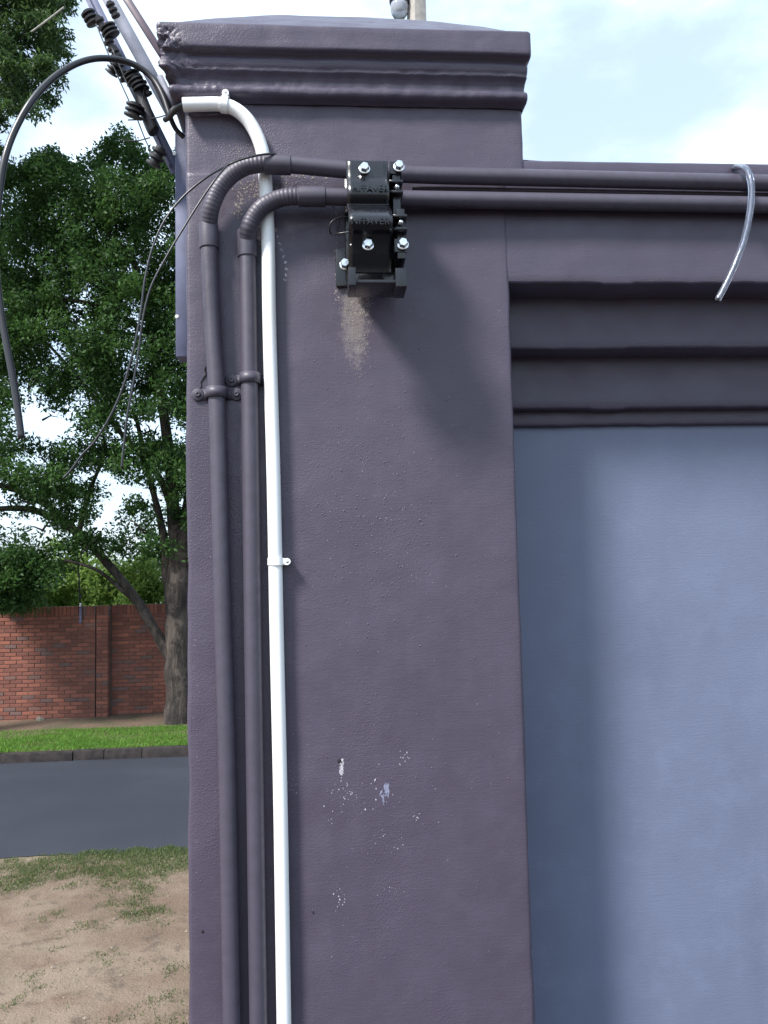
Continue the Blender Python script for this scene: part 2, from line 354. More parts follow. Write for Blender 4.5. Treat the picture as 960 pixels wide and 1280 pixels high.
# ------------------------------------------------------------------ brick wall across the road
wx = lambda px: P(px, 830, Yw).x
XJ, XP = wx(119.5), wx(135)
Zb, Zt = Z2+0.02, P(100, 757.5, Yw).z
CH, BL, JT = 0.0655, 0.190, 0.010
SOLD = 0.165; ncs = int((Zt-SOLD-Zb)/CH)+1; z0 = Zt-SOLD-ncs*CH
bw = empty('brick_wall', (XJ, Yw, 0), 'red brick boundary wall with upright top course across the road', 'wall')
XL, XR, SET = -9.0, 5.0, 0.19
cv, cf = join([box((XL, Yw+0.008, -0.05), (XJ-0.008, Yw+0.22, Zt-0.012)), box((XJ+0.008, Yw+0.008, -0.05), (XP-0.006, Yw+0.22, Zt-0.012)), box((XP-0.006, Yw+SET+0.008, -0.05), (XR, Yw+SET+0.22, Zt-0.012))])
mesh('mortar_core', cv, cf, M['mortar'], bw, smooth=False)
def brick_proto(l, h, d=0.10):
    me = bpy.data.meshes.new('brick'); b = 0.004
    v = [(0, d, 0), (l, d, 0), (l, d, h), (0, d, h), (0, b, 0), (l, b, 0), (l, b, h), (0, b, h), (b, 0, b), (l-b, 0, b), (l-b, 0, h-b), (b, 0, h-b)]
    f = [(0, 1, 5, 4), (1, 2, 6, 5), (2, 3, 7, 6), (3, 0, 4, 7), (4, 5, 9, 8), (5, 6, 10, 9), (6, 7, 11, 10), (7, 4, 8, 11), (8, 9, 10, 11)]
    me.from_pydata(v, [], f); me.update(); me.materials.append(M['brick']); return me, v, f
BL_, BLV, BLF = brick_proto(BL, CH-JT); BH_, BHV, BHF = brick_proto(BL/2-JT/2, CH-JT); BS_, BSV, BSF = brick_proto(CH-JT, SOLD-JT)
slots = []                       # (x, y, z, kind)
def run(xa, xb, y, faceflush):
    for r in range(ncs):
        z = z0+r*CH+JT/2; x = xa+JT/2; off = (r % 2)
        if off: slots.append((x, y, z, 'h')); x += BL/2+JT/2
        while x+BL < xb+0.004: slots.append((x, y, z, 'b')); x += BL+JT
        if x+BL/2-JT/2 < xb+0.012: slots.append((x, y, z, 'h'))
    x = xa+JT/2
    while x+CH-JT < xb+0.004: slots.append((x, y, Zt-SOLD+JT/2, 's')); x += CH
nL = round((XJ-XL)/(BL+JT)); run(XJ-0.006-nL*(BL+JT), XJ-0.006, Yw, 0)
pil = (XP-XJ-0.012); 
run(XJ+0.006, XP, Yw, 0); run(XP+0.004, XR, Yw+SET, 0)
def visible(s):
    d = Vector((s[0]+0.09, s[1], s[2]+0.03))-CAM; px = 480+F*d.dot(rt)/d.dot(fw); py = 640-F*d.dot(up)/d.dot(fw)
    return -8 < px < 242, (px-110)**2+(py-830)**2
vis = [(visible(s)[1], s) for s in slots if visible(s)[0] and s[3] != 's']; vis.sort(key=lambda q: q[0]); pick = set(q[1] for q in vis[:296])
pickc = set(s for s in slots if visible(s)[0] and s[3] == 's')
PM = {'b': (BL_, BLV, BLF), 'h': (BH_, BHV, BHF), 's': (BS_, BSV, BSF)}
SV, SF, ST = [], [], []
for s in slots:
    me, v, f = PM[s[3]]; jy = random.uniform(-0.003, 0.003); jz = random.uniform(-0.0015, 0.0015)
    if s in pick or s in pickc:
        o = bpy.data.objects.new('brick' if s in pick else 'coping_brick', me); COL.objects.link(o); o.parent = bw
        o.location = Vector((s[0], s[1]+jy, s[2]+jz))-bw.location
    else:
        n = len(SV); SV += [(a+s[0], b+s[1]+jy, c+s[2]+jz) for a, b, c in v]; SF += [tuple(i+n for i in q) for q in f]; ST += [random.random()]*len(f)
o = mesh('brickwork', SV, SF, M['brickj'], bw, smooth=False); o['kind'] = 'stuff'
o.data.attributes.new('tint', 'FLOAT', 'FACE').data.foreach_set('value', ST)
# electric fence stay on the wall
fp = empty('fence_post', P(100, 778, Yw-0.02), 'thin black electric fence post standing on the brick wall', 'fence post')
a, b = P(100.5, 779, Yw-0.025), P(97.5, 700, Yw-0.025)
mesh('mounting_bar', *box((a.x-0.018, Yw-0.028, a.z), (a.x+0.018, Yw-0.012, Zt+0.03)), M['steel'], fp, smooth=False)
mesh('post', *tube([Vector((a.x, Yw-0.02, Zt-0.02)), Vector((b.x, Yw-0.02, b.z)), Vector((b.x-0.04, Yw-0.02, b.z+0.35))], 0.011, 8), M['blackp'], fp)
for i in range(7):
    c = Vector((a.x, Yw-0.035, Zt+0.02)).lerp(Vector((b.x, Yw-0.035, b.z)), i/6)
    mesh('insulator', *lathe([(0.008, -0.03), (0.02, -0.024), (0.012, 0), (0.02, 0.024), (0.008, 0.03)], c, (0.2, 0, 1), 8), M['blackp'] if i else M['white'], fp)

tag(mesh('garden_lawn', [(-200, Yw+.5, Z2+.06), (200, Yw+.5, Z2+.06), (200, Yw+119, Z2+.07), (-200, Yw+119, Z2+.07)], [(0, 1, 2, 3)], plain('far_lawn', (.05, .09, .025), .95, var=.25, scale=2)), 'green garden ground behind the brick wall', kind='structure')
# ------------------------------------------------------------------ trees
def leaves(name, cl, size, mat, parent, aspect=2.3, upbias=0.5, tint0=0.0):
    """cl: list of (centre, radii, number): leaf blades spread through ragged clumps"""
    Pp, T = [], []
    for c, r, n in cl:
        d = rng.normal(0, 1, (n, 3)); d /= np.linalg.norm(d, axis=1)[:, None]; d *= (rng.uniform(0, 1, n)**0.42)[:, None]
        Pp.append(np.array(c)+d*np.array(r)); T.append(np.clip(rng.normal(0.42+tint0, 0.22, n)+rng.normal(0, 0.2), 0, 1))
    Pp = np.concatenate(Pp); T = np.concatenate(T); n = len(Pp)
    ax = rng.normal(0, 1, (n, 3)); ax[:, 2] -= 0.35; ax /= np.linalg.norm(ax, axis=1)[:, None]
    nn = rng.normal(0, 1, (n, 3)); nn[:, 2] += upbias; sdv = np.cross(ax, nn); sdv /= np.linalg.norm(sdv, axis=1)[:, None]+1e-9
    nn = np.cross(sdv, ax); l = (size*rng.uniform(0.6, 1.35, n))[:, None]; w = l/aspect/2
    mid = Pp+ax*l*0.45
    V = np.stack([Pp, mid+sdv*w+nn*l*0.06, Pp+ax*l, mid-sdv*w+nn*l*0.06], 1)
    return quads_mesh(name, V, T, mat, parent, kind='stuff')
def limb(pts, ra, rb, seg=10, gn=0.12):
    path = smooth_path(pts, 7)
    return tube(path, lambda t, s: (ra+(rb-ra)*t**0.8)*(1+gn*noise.noise(Vector((s*3, ra*40, 1)))), seg)

Yt = Yw-0.65
def at(px, py, dy=0.0): return P(px, py, Yt+dy)
base = at(222, 903); base.z = Z2
tr = empty('street_tree', base, 'large street tree with thick rough trunk and long low limb before the brick wall', 'tree')
trunk = limb([base+Vector((0.02, 0, -0.1)), at(224, 880), at(222, 800), at(222, 735), at(226, 690)], 0.255, 0.165, 18, 0.3)
mesh('trunk', *trunk, M['bark'], tr)
limbs = [
 ([at(222, 842), at(205, 808), at(172, 752), at(135, 705), at(98, 668), at(50, 640), at(0, 636), at(-70, 648)], 0.10, 0.04),
 ([at(98, 668), at(60, 632), at(20, 612), at(-20, 600), at(-90, 560)], 0.075, 0.04),
 ([at(180, 762), at(150, 735), at(120, 712, -0.2), at(80, 700, -0.4)], 0.05, 0.02),
 ([at(222, 760), at(209, 720), at(206, 680), at(198, 640), at(185, 590), at(170, 520, .3)], 0.10, 0.035),
 ([at(226, 700), at(217, 640), at(214, 590), at(205, 520), at(190, 420), at(165, 320)], 0.14, 0.05),
 ([at(226, 700), at(236, 640), at(245, 560), at(240, 440), at(225, 330)], 0.15, 0.06),
 ([at(217, 640), at(195, 590), at(150, 540), at(105, 480), at(60, 430)], 0.07, 0.02),
 ([at(190, 420), at(140, 390), at(80, 375), at(10, 390), at(-60, 395)], 0.06, 0.02),
 ([at(236, 640), at(300, 560, .5), at(370, 480, 1)], 0.10, 0.04), ([at(245, 560), at(310, 430, .4), at(360, 320, .6)], 0.09, 0.03),
 ([at(165, 320), at(120, 280), at(60, 262)], 0.04, 0.015), ([at(98, 668), at(110, 620), at(130, 560), at(120, 500)], 0.05, 0.015),
]
for pts, a, b in limbs: mesh('limb', *limb(pts, a, b), M['bark'], tr)
twv = []
for i in range(70):
    p0 = at(random.uniform(0, 235), random.uniform(230, 690), random.uniform(-0.8, 0.8)); q = p0+Vector((random.uniform(-.5, .3), random.uniform(-.3, .3), random.uniform(-.35, .3)))
    twv.append(tube([p0, p0.lerp(q, .5)+Vector((0, 0, .05)), q], lambda t, s: 0.016*(1-t)+0.004, 5))
o = mesh('twigs', *join(twv), M['bark'], tr); o['kind'] = 'stuff'
holes = [(48, 528, 40, 26), (140, 622, 20, 26), (128, 655, 22, 14), (30, 655, 30, 14), (8, 690, 25, 10), (70, 672, 26, 8), (115, 372, 9, 9), (165, 400, 10, 14), (95, 300, 5, 5), (220, 540, 10, 14), (203, 650, 12, 24), (225, 655, 6, 12), (180, 615, 10, 8), (30, 490, 20, 9), (5, 265, 10, 10), (90, 595, 12, 8), (25, 570, 12, 8), (160, 660, 14, 12), (190, 625, 10, 8)]
def hole(px, py): return any(((px-a)/c)**2+((py-b)/d)**2 < 1 for a, b, c, d in holes)
toppts = [(-250, 150), (-120, 200), (-40, 210), (0, 200), (40, 182), (62, 172), (80, 184), (104, 192), (118, 178), (132, 166), (142, 158), (152, 152), (162, 160), (175, 170), (190, 180), (205, 182), (222, 178), (260, 150), (420, 120)]
def top(px):
    for (a, b), (c, d) in zip(toppts, toppts[1:]):
        if a <= px <= c: return b+(d-b)*(px-a)/(c-a)
    return 200
def bot(px):
    if px < 48: return 770-0.3*(48-px)*0
    if px < 90: return 755-(px-48)*0.9
    return 715
cl = []
def add(px, py, dy, rr, n): 
    c = at(px, py, dy); cl.append(((c.x, c.y, c.z), (rr*random.uniform(.8, 1.3), rr*1.2, rr*random.uniform(.7, 1.1)), n))
cnt = 0
while cnt < 860:
    px = random.uniform(-60, 300); py = random.uniform(180, 620); 
    if py < top(px)+22 or hole(px, py) or hole(px+8, py) or hole(px-8, py): continue
    if py > 520 and random.random() < 0.45: continue
    add(px, py, random.uniform(-1.5, 1.5), random.uniform(0.15, 0.32), 170); cnt += 1
cnt = 0
while cnt < 170:              # darker inner mass of the crown
    px = random.uniform(-60, 290); py = random.uniform(230, 480)
    if py < top(px)+45 or hole(px, py): continue
    add(px, py, random.uniform(0.8, 2.2), random.uniform(0.28, 0.45), 230); cnt += 1
for i in range(120):          # ragged top sprays
    px = random.uniform(-40, 300); add(px, top(px)+random.uniform(10, 36), random.uniform(-1, 1), random.uniform(0.10, 0.18), 90)
for i in range(330):          # lower, open foliage hanging round the long limb
    px = random.uniform(-50, 300); py = random.uniform(560, bot(px)-14)
    if hole(px, py) or (px > 95 and px < 200 and py > 690-0.0*px): continue
    add(px, py, random.uniform(-0.9, 0.5), random.uniform(0.12, 0.26), 110)
for i in range(70):           # the low drooping bough at far left
    px = random.uniform(-50, 62); py = random.uniform(690, 765)
    if py > bot(px)-6-0.15*max(0, px): continue
    add(px, py, random.uniform(-0.9, -0.2), random.uniform(0.14, 0.24), 130)
for i in range(190):          # the side of the crown that stands behind the pillar
    px = random.uniform(290, 440); py = random.uniform(190, 600)
    if (px-290)/150 > 1.15-abs(py-390)/330: continue
    add(px, py, random.uniform(-1.2, 1.4), random.uniform(0.22, 0.38), 150)
leaves('crown', cl, 0.072, M['leaf'], tr, 2.2)

# feathery tree crown leaning in at the top left (trunk stands left of the frame)
Yo = Yk+0.9
bo = Vector((-6.6, Yo, Z2)); ov = empty('overhanging_tree', bo, 'feathery green tree crown overhanging the top left corner', 'tree')
def ao(px, py, dy=0): return P(px, py, Yo+dy)
mesh('trunk', *limb([bo-Vector((0, 0, .1)), bo+Vector((.1, 0, 2)), bo+Vector((.2, .1, 4.5)), bo+Vector((.5, 0, 7.5)), bo+Vector((1.0, 0, 10))], 0.24, 0.07, 12, .2), M['bark'], ov)
for pts in ([bo+Vector((.2, .1, 5)), ao(-110, 150), ao(-40, 90), ao(40, 40)], [bo+Vector((.45, 0, 7.2)), ao(-120, -10), ao(-40, 0), ao(50, -20)], [bo+Vector((.15, 0, 4)), ao(-140, 260), ao(-60, 190), ao(0, 130)]):
    mesh('limb', *limb(pts, 0.06, 0.012, 8), M['bark'], ov)
cl = []
def addo(px, py, dy, rr, n): 
    c = ao(px, py, dy); cl.append(((c.x, c.y, c.z), (rr, rr, rr*.8), n))
cnt = 0
while cnt < 540:
    px = random.uniform(-110, 100); py = random.uniform(-110, 200)
    edge = 96 if py < 30 else (88 if py < 80 else (76 if py < 140 else 12)); edge += 7*math.sin(py*0.21)
    if px > edge-8 or (px > -30 and py > 152 and not (px < 8 and 175 < py < 200)) or (20 < px < 70 and 95 < py < 112 and random.random() < .7): continue
    addo(px, py, random.uniform(-1, 1), random.uniform(.12, .24), 130); cnt += 1
leaves('crown', cl, 0.085, M['leaf2'], ov, 2.8)
t0, t1, t2 = ao(39, 40, -1.3), ao(58, 26, -1.3), ao(80, 9, -1.3)
mesh('dead_twig', *tube(smooth_path([t0, t1, t2], 6), 0.012, 6), M['concrete'], ov)

# garden shrubs and trees behind the brick wall
def shrub(px, py, Y, rx, rz, n, label, mat, size=.10):
    c = P(px, py, Y); b = Vector((c.x, Y, Z2)); t = empty('garden_tree', b, label, 'tree', 'garden trees behind the brick wall')
    mesh('trunk', *limb([b-Vector((0, 0, .05)), b+Vector((.05, 0, c.z*.4)), c], .10, .03, 8), M['bark'], t)
    for s in (-1, 1): mesh('limb', *limb([b+Vector((.03, 0, c.z*.35)), c+Vector((s*rx*.4, .1, -rz*.2)), c+Vector((s*rx*.7, 0, rz*.3))], .05, .012, 6), M['bark'], t)
    q = []
    for i in range(n):
        d = Vector((random.gauss(0, 1), random.gauss(0, 1), random.gauss(0, 1))).normalized()*random.uniform(.35, 1); r = random.uniform(.16, .34)
        q.append(((c.x+d.x*rx, c.y+d.y*rx*.7, c.z+d.z*rz), (r, r, r*.8), 90))
    leaves('crown', q, size, mat, t, 2.0)
shrub(8, 735, Yw+2.6, .9, .95, 60, 'bright green garden tree behind the wall at the far left', M['leaf3'])
shrub(82, 728, Yw+3.4, 1.0, 1.0, 75, 'light green leafy tree behind the wall beside the thin fence post', M['leaf3'])
shrub(165, 738, Yw+3.0, .95, .8, 65, 'bright garden tree behind the wall under the long tree limb', M['leaf3'])
shrub(122, 742, Yw+5.2, 1.4, .8, 70, 'duller green tree furthest back behind the brick wall', M['leaf'])
shrub(240, 700, Yw+4.0, 1.6, 1.5, 90, 'dark green tree behind the wall beside the street tree trunk', M['leaf'])
# small pale stone at the wall foot
sp = G(54, 898, Z2+.03); v, f = lathe([(.02, 0), (.09, .02), (.075, .06), (.03, .085)], sp-Vector((0, .12, 0.03)), (0.1, 0, 1), 9)
v = [p+Vector((nz3(p, 9), 0, nz3(p+Vector((3, 1, 2)), 9)))*.03 for p in v]
tag(mesh('stone', v, f, plain('pale_stone', (.17, .15, .12), .9), loc=sp, smooth=False), 'small pale stone lying at the foot of the brick wall', 'stone')

# ------------------------------------------------------------------ pole and lamp behind the pillar
Yp = Yk+0.55; pb = P(521, 30, Yp); pb = Vector((pb.x, Yp, Z2)); sc = (Yp-CAM.y)/F
po = empty('utility_pole', pb, 'square pale concrete pole rising behind the pillar cap', 'pole')
hp = 13.5
for_v = []
for z, w in ((-.1, .16), (8, .125), (hp, .105)):
    for a, b in ((-1, -1), (1, -1), (1, 1), (-1, 1)):
        ca, sa = math.cos(.5), math.sin(.5); x, y = a*w, b*w; for_v.append(pb+Vector((x*ca-y*sa, x*sa+y*ca, z)))
bevel(mesh('shaft', for_v, [(i*4+k, i*4+(k+1) % 4, i*4+4+(k+1) % 4, i*4+4+k) for i in range(2) for k in range(4)]+[(8, 9, 10, 11)], M['concrete'], po), .015, 2)
lc = P(499, 5, Yp)
ll = empty('street_light', lc, 'dark round street light fixed to the left of the pole', 'street light')
mesh('bowl', *lathe([(.02, -.24), (.09, -.225), (.13, -.16), (.145, -.06), (.14, 0)], lc, (0, 0, 1), 18), M['lampglass'], ll)
mesh('housing', *lathe([(.15, -.005), (.16, .05), (.14, .16), (.07, .24), (.03, .27)], lc, (0, 0, 1), 18), M['blackp'], ll)
mesh('arm', *tube([lc+Vector((0, 0, .22)), lc+Vector((.1, 0, .3)), pb+Vector((0, 0, lc.z-pb.z+.32))], .03, 8), M['blackp'], ll)

# ================================================================== GATE PILLAR
XA = P(233, 640, 0).x; XB = P(647, 640, 0).x; XU = P(654, 170, 0).x     # left face, right face below and above the wall top
ZC = P(440, 131, 0).z                                                     # underside of the cornice
ZW = P(655, 204, 0.02).z                                                 # wall top
DEP = 0.56
pil = empty('gate_pillar', ((XA+XB)/2, 0, 0), 'tall dark purple grey plastered pillar with moulded cornice and chipped corner', 'pillar')
def rrect(x0, x1, y0, y1, r, dx, dd):
    """rounded rectangle outline, dense along the front"""
    pts = []
    def arc(cx, cy, a0): return [(cx+r*math.cos(a0+t*math.pi/8), cy+r*math.sin(a0+t*math.pi/8)) for t in range(5)]
    def lin(p, q, st):
        n = max(1, int(math.dist(p, q)/st)); return [(p[0]+(q[0]-p[0])*i/n, p[1]+(q[1]-p[1])*i/n) for i in range(1, n)]
    A = arc(x0+r, y0+r, math.pi); B = arc(x1-r, y0+r, 1.5*math.pi); C = arc(x1-r, y1-r, 0); D = arc(x0+r, y1-r, .5*math.pi)
    return A+lin(A[-1], B[0], dx)+B+lin(B[-1], C[0], dd)+C+lin(C[-1], D[0], .06)+D+lin(D[-1], A[0], dd)
def plaster(p, amp=1.0):
    x, y, z = p; q = Vector(p)
    d = 0.0016*noise.noise(q*5)+0.0010*noise.noise(q*16)+0.0004*noise.noise(q*55)
    return d*amp
def shaft(x0, x1, zs, name):
    ring = rrect(x0, x1, 0, DEP, 0.007, 0.011, 0.03); n = len(ring); V = []; Fc = []
    cx, cy = (x0+x1)/2, DEP/2
    for z in zs:
        for x, y in ring:
            d = plaster((x, y, z)); ex = min(abs(x-x0), abs(x-x1)); w = 0.0016*noise.noise(Vector((x > cx, 7, z*14)))*(1-ss(0, .02, ex))
            V.append((x+w+(d if ex < .002 else 0), y+(d if y < .01 else 0), z))
    for j in range(len(zs)-1):
        for i in range(n): Fc.append((j*n+i, j*n+(i+1) % n, (j+1)*n+(i+1) % n, (j+1)*n+i))
    Fc.append(tuple(range((len(zs)-1)*n, len(zs)*n)))
    return mesh(name, V, Fc, M['pillar'], pil)
shaft(XA, XB, list(np.linspace(-.1, 1.5, 50))+list(np.linspace(1.512, ZW-0.03, 150)), 'shaft')
shaft(XA, XU, list(np.linspace(ZW-0.0301, ZC+.02, 26)), 'upper_shaft')

# cornice: profile swept round the pillar (fraction of projection, height)
def zc(y): return P(440, y, -0.03).z
zt, zl, zb = zc(36), zc(66.5), ZC
prof = [(0.10, zb-0.004), (0.30, zb), (.47, zb+.002), (.56, zb+.006), (.58, zb+.012), (.54, zb+.0165), (.34, zb+.0195), (.29, zb+.023), (.31, zb+.030), (.40, zb+.037), (.52, zb+.042), (.58, zb+.0440), (.545, zb+.0462), (.60, zb+.049), (.65, zb+.054), (.67, zb+.060), (.62, zl-.006), (.56, zl-.0020), (.90, zl-.0010), (.985, zl+.002), (1.0, zl+.008), (1.0, zl+.016), (1.0, zt-.010), (.985, zt-.003), (.92, zt)]
PL, PR, PF = 0.0405, 0.010, 0.038
def corn(name, prof):
    V = []; Fc = []; n = None; c = Vector((XA-PL, -PF, (zl+zt)/2-.01))
    for fr, z in prof:
        x0, x1, y0, y1 = XA-PL*fr, XU+PR*fr, -PF*fr, DEP+PF*fr
        pts = []; rr = .006
        xs_ = [x0+rr*(1-math.cos(a)) for a in np.linspace(0, math.pi/2, 4)]; fx = list(np.linspace(x0+rr, x0+.085, 48))+list(np.linspace(x0+.089, x1-rr, 90))
        pts = [(x0+rr-rr*math.cos(a), y0+rr-rr*math.sin(a)) for a in np.linspace(0, math.pi/2, 4)]+[(x, y0) for x in fx[1:]]+[(x1-rr+rr*math.sin(a), y0+rr-rr*math.cos(a)) for a in np.linspace(0, math.pi/2, 4)][1:]
        pts += [(x1, y) for y in np.linspace(y0+.02, y1, 24)]+[(x, y1) for x in np.linspace(x1, x0, 20)[1:]]+[(x0, y) for y in np.linspace(y1, y0+rr, 60)[1:-1]]
        n = len(pts)
        for x, y in pts:
            q = Vector((x, y, z)); wob = 0.0009*noise.noise(q*Vector((7, 7, 40)))+0.0005*noise.noise(q*40)
            if fr < .6: wob += 0.0016*noise.noise(Vector((x*45, y*45, 2)))+.0012*noise.noise(Vector((x*110, y*110, 5)))
            # chipped, patched front left corner
            dx = x-(XA-PL); dyy = y+PF
            m = (1-ss(.020, .058+.02*noise.noise(Vector((z*60, 3, 1))), dx+.016*noise.noise(q*45)))*(1-ss(.03, .20, dyy))*ss(zb+.016, zb+.034, z)*(1-ss(zt-.024, zt-.008, z+.006*noise.noise(q*50)))
            h = noise.noise(q*55)*.55+abs(noise.noise(q*120))*.7-.25+noise.noise(q*260)*.35
            pull = (1.0-fr)*.55 if fr < .95 else 0
            dz = 0.0016*noise.noise(Vector((x*12, y*12, 3)))*(1 if z < zl+.004 else .4)
            X = x-(wob if dx < .01 else 0)+m*(h*.012+.004); Yv = y-wob+m*(h*.012+.004)
            X -= m*pull*PL*(1 if dx < .02 else .3); Yv -= m*pull*PF
            V.append((X, Yv, z+dz+m*h*.003))
    for j in range(len(prof)-1):
        for i in range(n): Fc.append((j*n+i, j*n+(i+1) % n, (j+1)*n+(i+1) % n, (j+1)*n+i))
    Fc.append(tuple(range((len(prof)-1)*n, len(prof)*n)))
    return mesh(name, V, Fc, M['beam'], pil)
pr2 = []
for (a, b), (c, d) in zip(prof, prof[1:]):
    m = max(1, int((d-b)/.0022)); pr2 += [(a+(c-a)*i/m, b+(d-b)*i/m) for i in range(m)]
pr2.append(prof[-1]); corn('cornice', pr2)
# hipped cap
ap = P(412, 25, DEP*.5); e = .955
cap_v = []; N = 24
x0, x1, y0, y1 = XA-PL*e, XU+PR*e, -PF*e, DEP+PF*e
for k in range(N+1):
    t = k/N; t2 = 1-(1-t)**1.15
    ring = [(x0, y0), (x1, y0), (x1, y1), (x0, y1)]
    for s in range(4):
        a, b = ring[s], ring[(s+1) % 4]
        for q in range(16):
            u = q/16; x = a[0]+(b[0]-a[0])*u; y = a[1]+(b[1]-a[1])*u
            X = x+(ap.x-x)*t; Yv = y+(ap.y-y)*t; z = zt-.006+(ap.z-zt+.006)*t2
            cap_v.append((X, Yv, z+.0018*noise.noise(Vector((X, Yv, 4))*14)))
cap_f = [(j*64+i, j*64+(i+1) % 64, (j+1)*64+(i+1) % 64, (j+1)*64+i) for j in range(N) for i in range(64)]
mesh('cap', cap_v, cap_f, M['beam'], pil)
# crack by the first saddle
cr = [P(x, y, -.0004) for x, y in ((257, 458), (256, 463), (258, 468), (254, 473), (251, 478), (252, 483), (247, 488), (244, 491))]
mesh('crack', *tube(cr, lambda t, s: .0016*(1-.6*t), 5), M['crack'], pil)
for x, y, r in ((253, 1164, .0022), (391, 1140, .0015)): mesh('nail_hole', *lathe([(r, 0), (r*.9, .0012), (r*.3, .0016)], P(x, y, 0), (0, -1, 0), 8), M['crack'], pil)

# chips, scrapes and paint blisters on the pillar face, each a small piece of real relief
M['plaster'] = plain('bare_plaster', (0.29, 0.255, 0.235), 0.9, var=0.25, scale=400)
M['chip'] = plain('paint_chip', (0.46, 0.44, 0.48), 0.8, var=0.25, scale=300)
M['smear'] = plain('chalk_smear', (0.20, 0.21, 0.30), 0.8, var=0.15, scale=200)
def face_y(x, z): return plaster((x, 0, z))
def bits(name, areas, mat, proud=.0004, cone=False):
    V, Fc = [], []; sx = .0013
    for px, py, rx, ry, n, r0_, r1_, el, uni in areas:
        for i in range(n):
            if uni: qx, qy = px+random.uniform(-rx, rx), py+random.uniform(-ry, ry)
            else: qx, qy = px+random.gauss(0, rx*.5), py+random.gauss(0, ry*.5)
            c = P(qx, qy, 0); x, z = c.x, c.z
            if not (XA+.006 < x < XB-.006): continue
            r = random.uniform(r0_, r1_)*random.choice((.6, .8, 1, 1, 1.25)); m = random.choice((5, 6, 7)); a0 = random.uniform(0, 6.28); tl = random.uniform(-.5, .5); n0 = len(V); y = face_y(x, z)
            for k_ in range(m):
                a_ = a0+k_*2*math.pi/m; rr = r*random.uniform(.55, 1.2) if not cone else r
                u, w = math.cos(a_)*rr, math.sin(a_)*rr*el; u += w*tl*(el > 1.2)
                V.append((x+u, y-(proud if not cone else -.0002), z+w))
            if cone:
                for k_ in range(m):
                    a_ = a0+k_*2*math.pi/m; V.append((x+math.cos(a_)*r*.6, y-r*.30, z+math.sin(a_)*r*.6*el))
                V.append((x, y-r*.45, z)); 
                for k_ in range(m):
                    k2 = (k_+1) % m; Fc += [(n0+k_, n0+k2, n0+m+k2, n0+m+k_), (n0+m+k_, n0+m+k2, n0+2*m)]
            else: Fc.append(tuple(range(n0, n0+m)))
    o = mesh(name, V, Fc, mat, pil, smooth=cone); o['kind'] = 'stuff'; return o
bits('bare_plaster_grains', [(444, 390, 17, 52, 700, .0004, .0010, 1.2, 0), (446, 378, 15, 18, 420, .0004, .0011, 1.1, 1), (449, 425, 15, 46, 300, .0003, .0008, 1.3, 0),
     (422, 340, 3.5, 34, 60, .0008, .0020, 1.4, 0), (318, 236, 26, 16, 200, .0005, .0017, .8, 0), (306, 188, 20, 9, 80, .0004, .0011, .8, 0), (372, 219.5, 34, 4, 70, .0008, .0024, .6, 0), (300, 258, 7, 26, 60, .0008, .0018, 1.4, 0), (324, 262, 4, 40, 40, .0008, .0016, 1.6, 0)], M['plaster'])
dots = [(x, y, 1.6, 2.2, 9, .0005, .0011, 1.3, 0) for x, y in ((345, 288), (347, 296), (349, 304), (352, 312), (355, 320), (357, 328), (358, 336), (357, 344), (356, 350))]
bits('paint_chips', dots+[(427, 962, 2.5, 14, 30, .0007, .0022, 1.7, 0), (430, 990, 12, 12, 16, .0004, .0011, 1.2, 0), (505, 948, 8, 12, 12, .0005, .0012, 1.4, 0), (455, 1000, 60, 34, 36, .0003, .0010, 1.6, 0), (520, 1020, 6, 5, 10, .0005, .0012, .8, 0), (480, 1055, 40, 14, 22, .0003, .0009, 1.2, 0), (425, 1122, 12, 18, 16, .0004, .0010, 1.7, 0),
     (365, 975, 8, 30, 24, .0003, .0008, 1.2, 0), (500, 1115, 26, 10, 12, .0003, .0008, 1.2, 0), (450, 720, 190, 480, 200, .0003, .0006, 1.1, 1), (470, 650, 105, 150, 160, .0003, .0006, 1.1, 0), (240, 800, 8, 480, 24, .0003, .0008, 1.1, 1), (440, 980, 70, 20, 3, .0006, .0012, 2.5, 0)], M['chip'])
bits('chalk_smear', [(483, 984, 4, 8, 26, .0010, .0022, 2.4, 0), (479, 998, 4, 8, 14, .0008, .0016, 2.4, 0)], M['smear'], .0003)
bits('paint_blisters', [(470, 650, 105, 150, 650, .0006, .0016, 1.0, 0), (450, 720, 200, 500, 520, .0005, .0013, 1.0, 1), (520, 560, 80, 60, 120, .0006, .0014, 1.0, 0), (440, 320, 180, 130, 160, .0005, .0013, 1.0, 1), (255, 800, 20, 460, 90, .0005, .0013, 1.0, 1), (440, 880, 150, 120, 160, .0005, .0014, 1.0, 0), (400, 170, 150, 30, 60, .0005, .0014, 1.0, 1)], M['pillar'], cone=True)
mesh('plug_hole', *lathe([(.0034, 0), (.0030, .0008), (.0008, .001)], P(424, 951, 0)+Vector((0, face_y(P(424, 951, 0).x, P(424, 951, 0).z)-.0003, 0)), (0, -1, 0), 9), M['crack'], pil)

